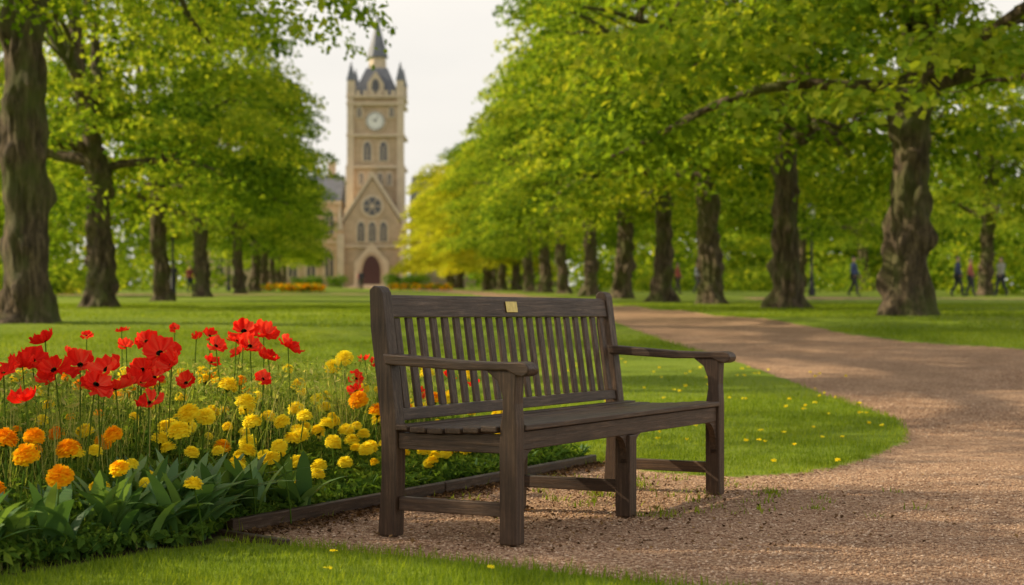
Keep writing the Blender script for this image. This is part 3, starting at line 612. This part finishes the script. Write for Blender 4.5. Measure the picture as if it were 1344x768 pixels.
# ---------------- lamps, people -----------------
def lamp(x,y,h=4.2):
    e=empty('street_lamp',(x,y,float(G(y))))
    def lathe(nm,prof,mat,n=10):
        V=[(r*math.cos(2*math.pi*k/n),r*math.sin(2*math.pi*k/n),z) for r,z in prof for k in range(n)]
        F=[(i*n+k,i*n+(k+1)%n,(i+1)*n+(k+1)%n,(i+1)*n+k) for i in range(len(prof)-1) for k in range(n)];pymesh(nm,V,F,mat,e,True)
    lathe('post',[(.16,-.1),(.16,.25),(.11,.35),(.09,.9),(.06,1.0),(.045,h-.9),(.08,h-.8),(.03,h-.7)],M_black)
    lathe('lantern_glass',[(.10,h-.69),(.2,h-.25)],M_lampg,6);lathe('lantern_roof',[(.24,h-.25),(.12,h-.08),(.03,h+.05),(.0,h+.15)],M_black,6)
lamp(-15.8,78,4.3);lamp(-20.3,120,4.2);lamp(13.6,76,4.2)
skin=simple('skin',(.5,.3,.22),.6,.05);hair=simple('hair',(.05,.03,.02),.7,.2)
def person(x,y,rz,top,bot,step=.28,hh=1.72):
    e=empty('person',(x,y,float(G(y))),rz);k=hh/1.72
    mt=simple('coat',top,.85,.15);mb=simple('trousers',bot,.85,.15)
    def sk(nm,pts,edges,rad,mat,root=0):
        me=bpy.data.meshes.new(nm);me.from_pydata([(a*k,b*k,c*k) for a,b,c in pts],edges,[]);o=bpy.data.objects.new(nm,me);sc.collection.objects.link(o);o.parent=e
        me.materials.append(mat);m=o.modifiers.new('s','SKIN');
        for i,r in enumerate(rad): me.skin_vertices[0].data[i].radius=(r*k,r*k)
        me.skin_vertices[0].data[root].use_root=True
        o.modifiers.new('ss','SUBSURF').levels=2;o.modifiers['ss'].render_levels=2
    sk('legs',[(0,0,.92),(-.1,0,.86),(-.1,-step*.5,.48),(-.1,-step*.6,.08),(-.1,-step*.6-.16,.04),(.1,0,.86),(.1,step*.25,.48),(.1,step,.12),(.1,step-.14,.04)],[(0,1),(1,2),(2,3),(3,4),(0,5),(5,6),(6,7),(7,8)],[.15,.10,.068,.05,.045,.10,.068,.05,.045],mb)
    sk('torso',[(0,0,.86),(0,0,1.1),(0,0,1.36),(0,0,1.47),(-.19,0,1.40),(-.24,.06,1.14),(-.22,-.06,.92),(.19,0,1.40),(.24,-.08,1.14),(.22,-.2,.95)],[(0,1),(1,2),(2,3),(2,4),(4,5),(5,6),(2,7),(7,8),(8,9)],[.17,.15,.17,.07,.075,.052,.042,.075,.052,.042],mt)
    sk('head',[(0,0,1.46),(0,0,1.54),(0,-.015,1.62),(0,.0,1.69)],[(0,1),(1,2),(2,3)],[.05,.065,.092,.07],skin)
    sk('hair',[(0,.04,1.60),(0,.035,1.68),(0,.0,1.735)],[(0,1),(1,2)],[.075,.09,.07],hair)
    sk('hand_1',[(-.22,-.06,.91),(-.22,-.08,.83)],[(0,1)],[.035,.03],skin);sk('hand_2',[(.22,-.2,.94),(.22,-.23,.86)],[(0,1)],[.035,.03],skin)
person(-20.4,101,.3,(.03,.03,.04),(.02,.02,.03));person(-19.6,102,.1,(.25,.05,.04),(.03,.03,.05),.2,1.65)
person(18.9,71,1.5,(.05,.06,.14),(.03,.03,.04));person(19.6,71.6,1.4,(.4,.12,.1),(.05,.05,.07),.2,1.62);person(21.6,74,-1.2,(.35,.33,.3),(.04,.04,.06))
person(-13.5,150,0,(.04,.04,.06),(.03,.03,.03));person(-15.5,170,2.6,(.3,.06,.05),(.03,.03,.03));person(10.2,92,1.2,(.3,.3,.35),(.04,.04,.05))
person(14.9,73,1.2,(.06,.08,.2),(.04,.04,.05));person(8.3,84,1.3,(.4,.1,.08),(.05,.04,.04),.2,1.6);person(-26,108,.5,(.05,.05,.12),(.03,.03,.04))

# ---------------- light, sky, camera -----------------
el=math.radians(31);azx,azy=-.99,.10;nn=math.hypot(azx,azy);azx/=nn;azy/=nn
sv=Vector((azx*math.cos(el),azy*math.cos(el),math.sin(el)))
sl_=bpy.data.lights.new('sun','SUN');sl_.energy=5.0;sl_.angle=math.radians(.6);sl_.color=(1,.85,.60)
so=bpy.data.objects.new('sun',sl_);so.rotation_euler=sv.to_track_quat('Z','Y').to_euler();so.location=(-20,8,20);sc.collection.objects.link(so)
w_=bpy.data.worlds.new('World');sc.world=w_;w_.use_nodes=True;nt=w_.node_tree;bg=nt.nodes['Background']
sk=nt.nodes.new('ShaderNodeTexSky');sk.sky_type='NISHITA';sk.sun_disc=False;sk.sun_elevation=el;sk.sun_rotation=math.atan2(azx,azy);sk.dust_density=4;sk.air_density=1.0
tc=nt.nodes.new('ShaderNodeTexCoord');mp=nt.nodes.new('ShaderNodeMapping');mp.inputs['Scale'].default_value=(1.5,1.5,5);nt.links.new(tc.outputs['Generated'],mp.inputs[0])
cn=noiseT(nt,1.6,mp.outputs[0],6,.55);cf=ramp(nt,cn.outputs[0],[(.35,(.85,)*3),(.65,(1,)*3)])
sx_=nt.nodes.new('ShaderNodeSeparateXYZ');nt.links.new(tc.outputs['Generated'],sx_.inputs[0])
ef=ramp(nt,sx_.outputs[2],[(.28,(1,1,1)),(.75,(.4,.4,.4))])
cf2=math_(nt,'MULTIPLY',cf,ef)
mxs=mix(nt,cf2,sk.outputs[0],(7.1,6.75,6.2));nt.links.new(mxs,bg.inputs[0]);bg.inputs[1].default_value=.142
cd=bpy.data.cameras.new('Camera');cam=bpy.data.objects.new('Camera',cd);sc.collection.objects.link(cam);sc.camera=cam
cam.location=(0,0,.84);cam.rotation_euler=(math.radians(90.73),0,0);cd.sensor_width=36;cd.lens=58.9;cd.clip_end=3000
cd.dof.use_dof=True;cd.dof.focus_distance=6.9;cd.dof.aperture_fstop=3.2
print('done')
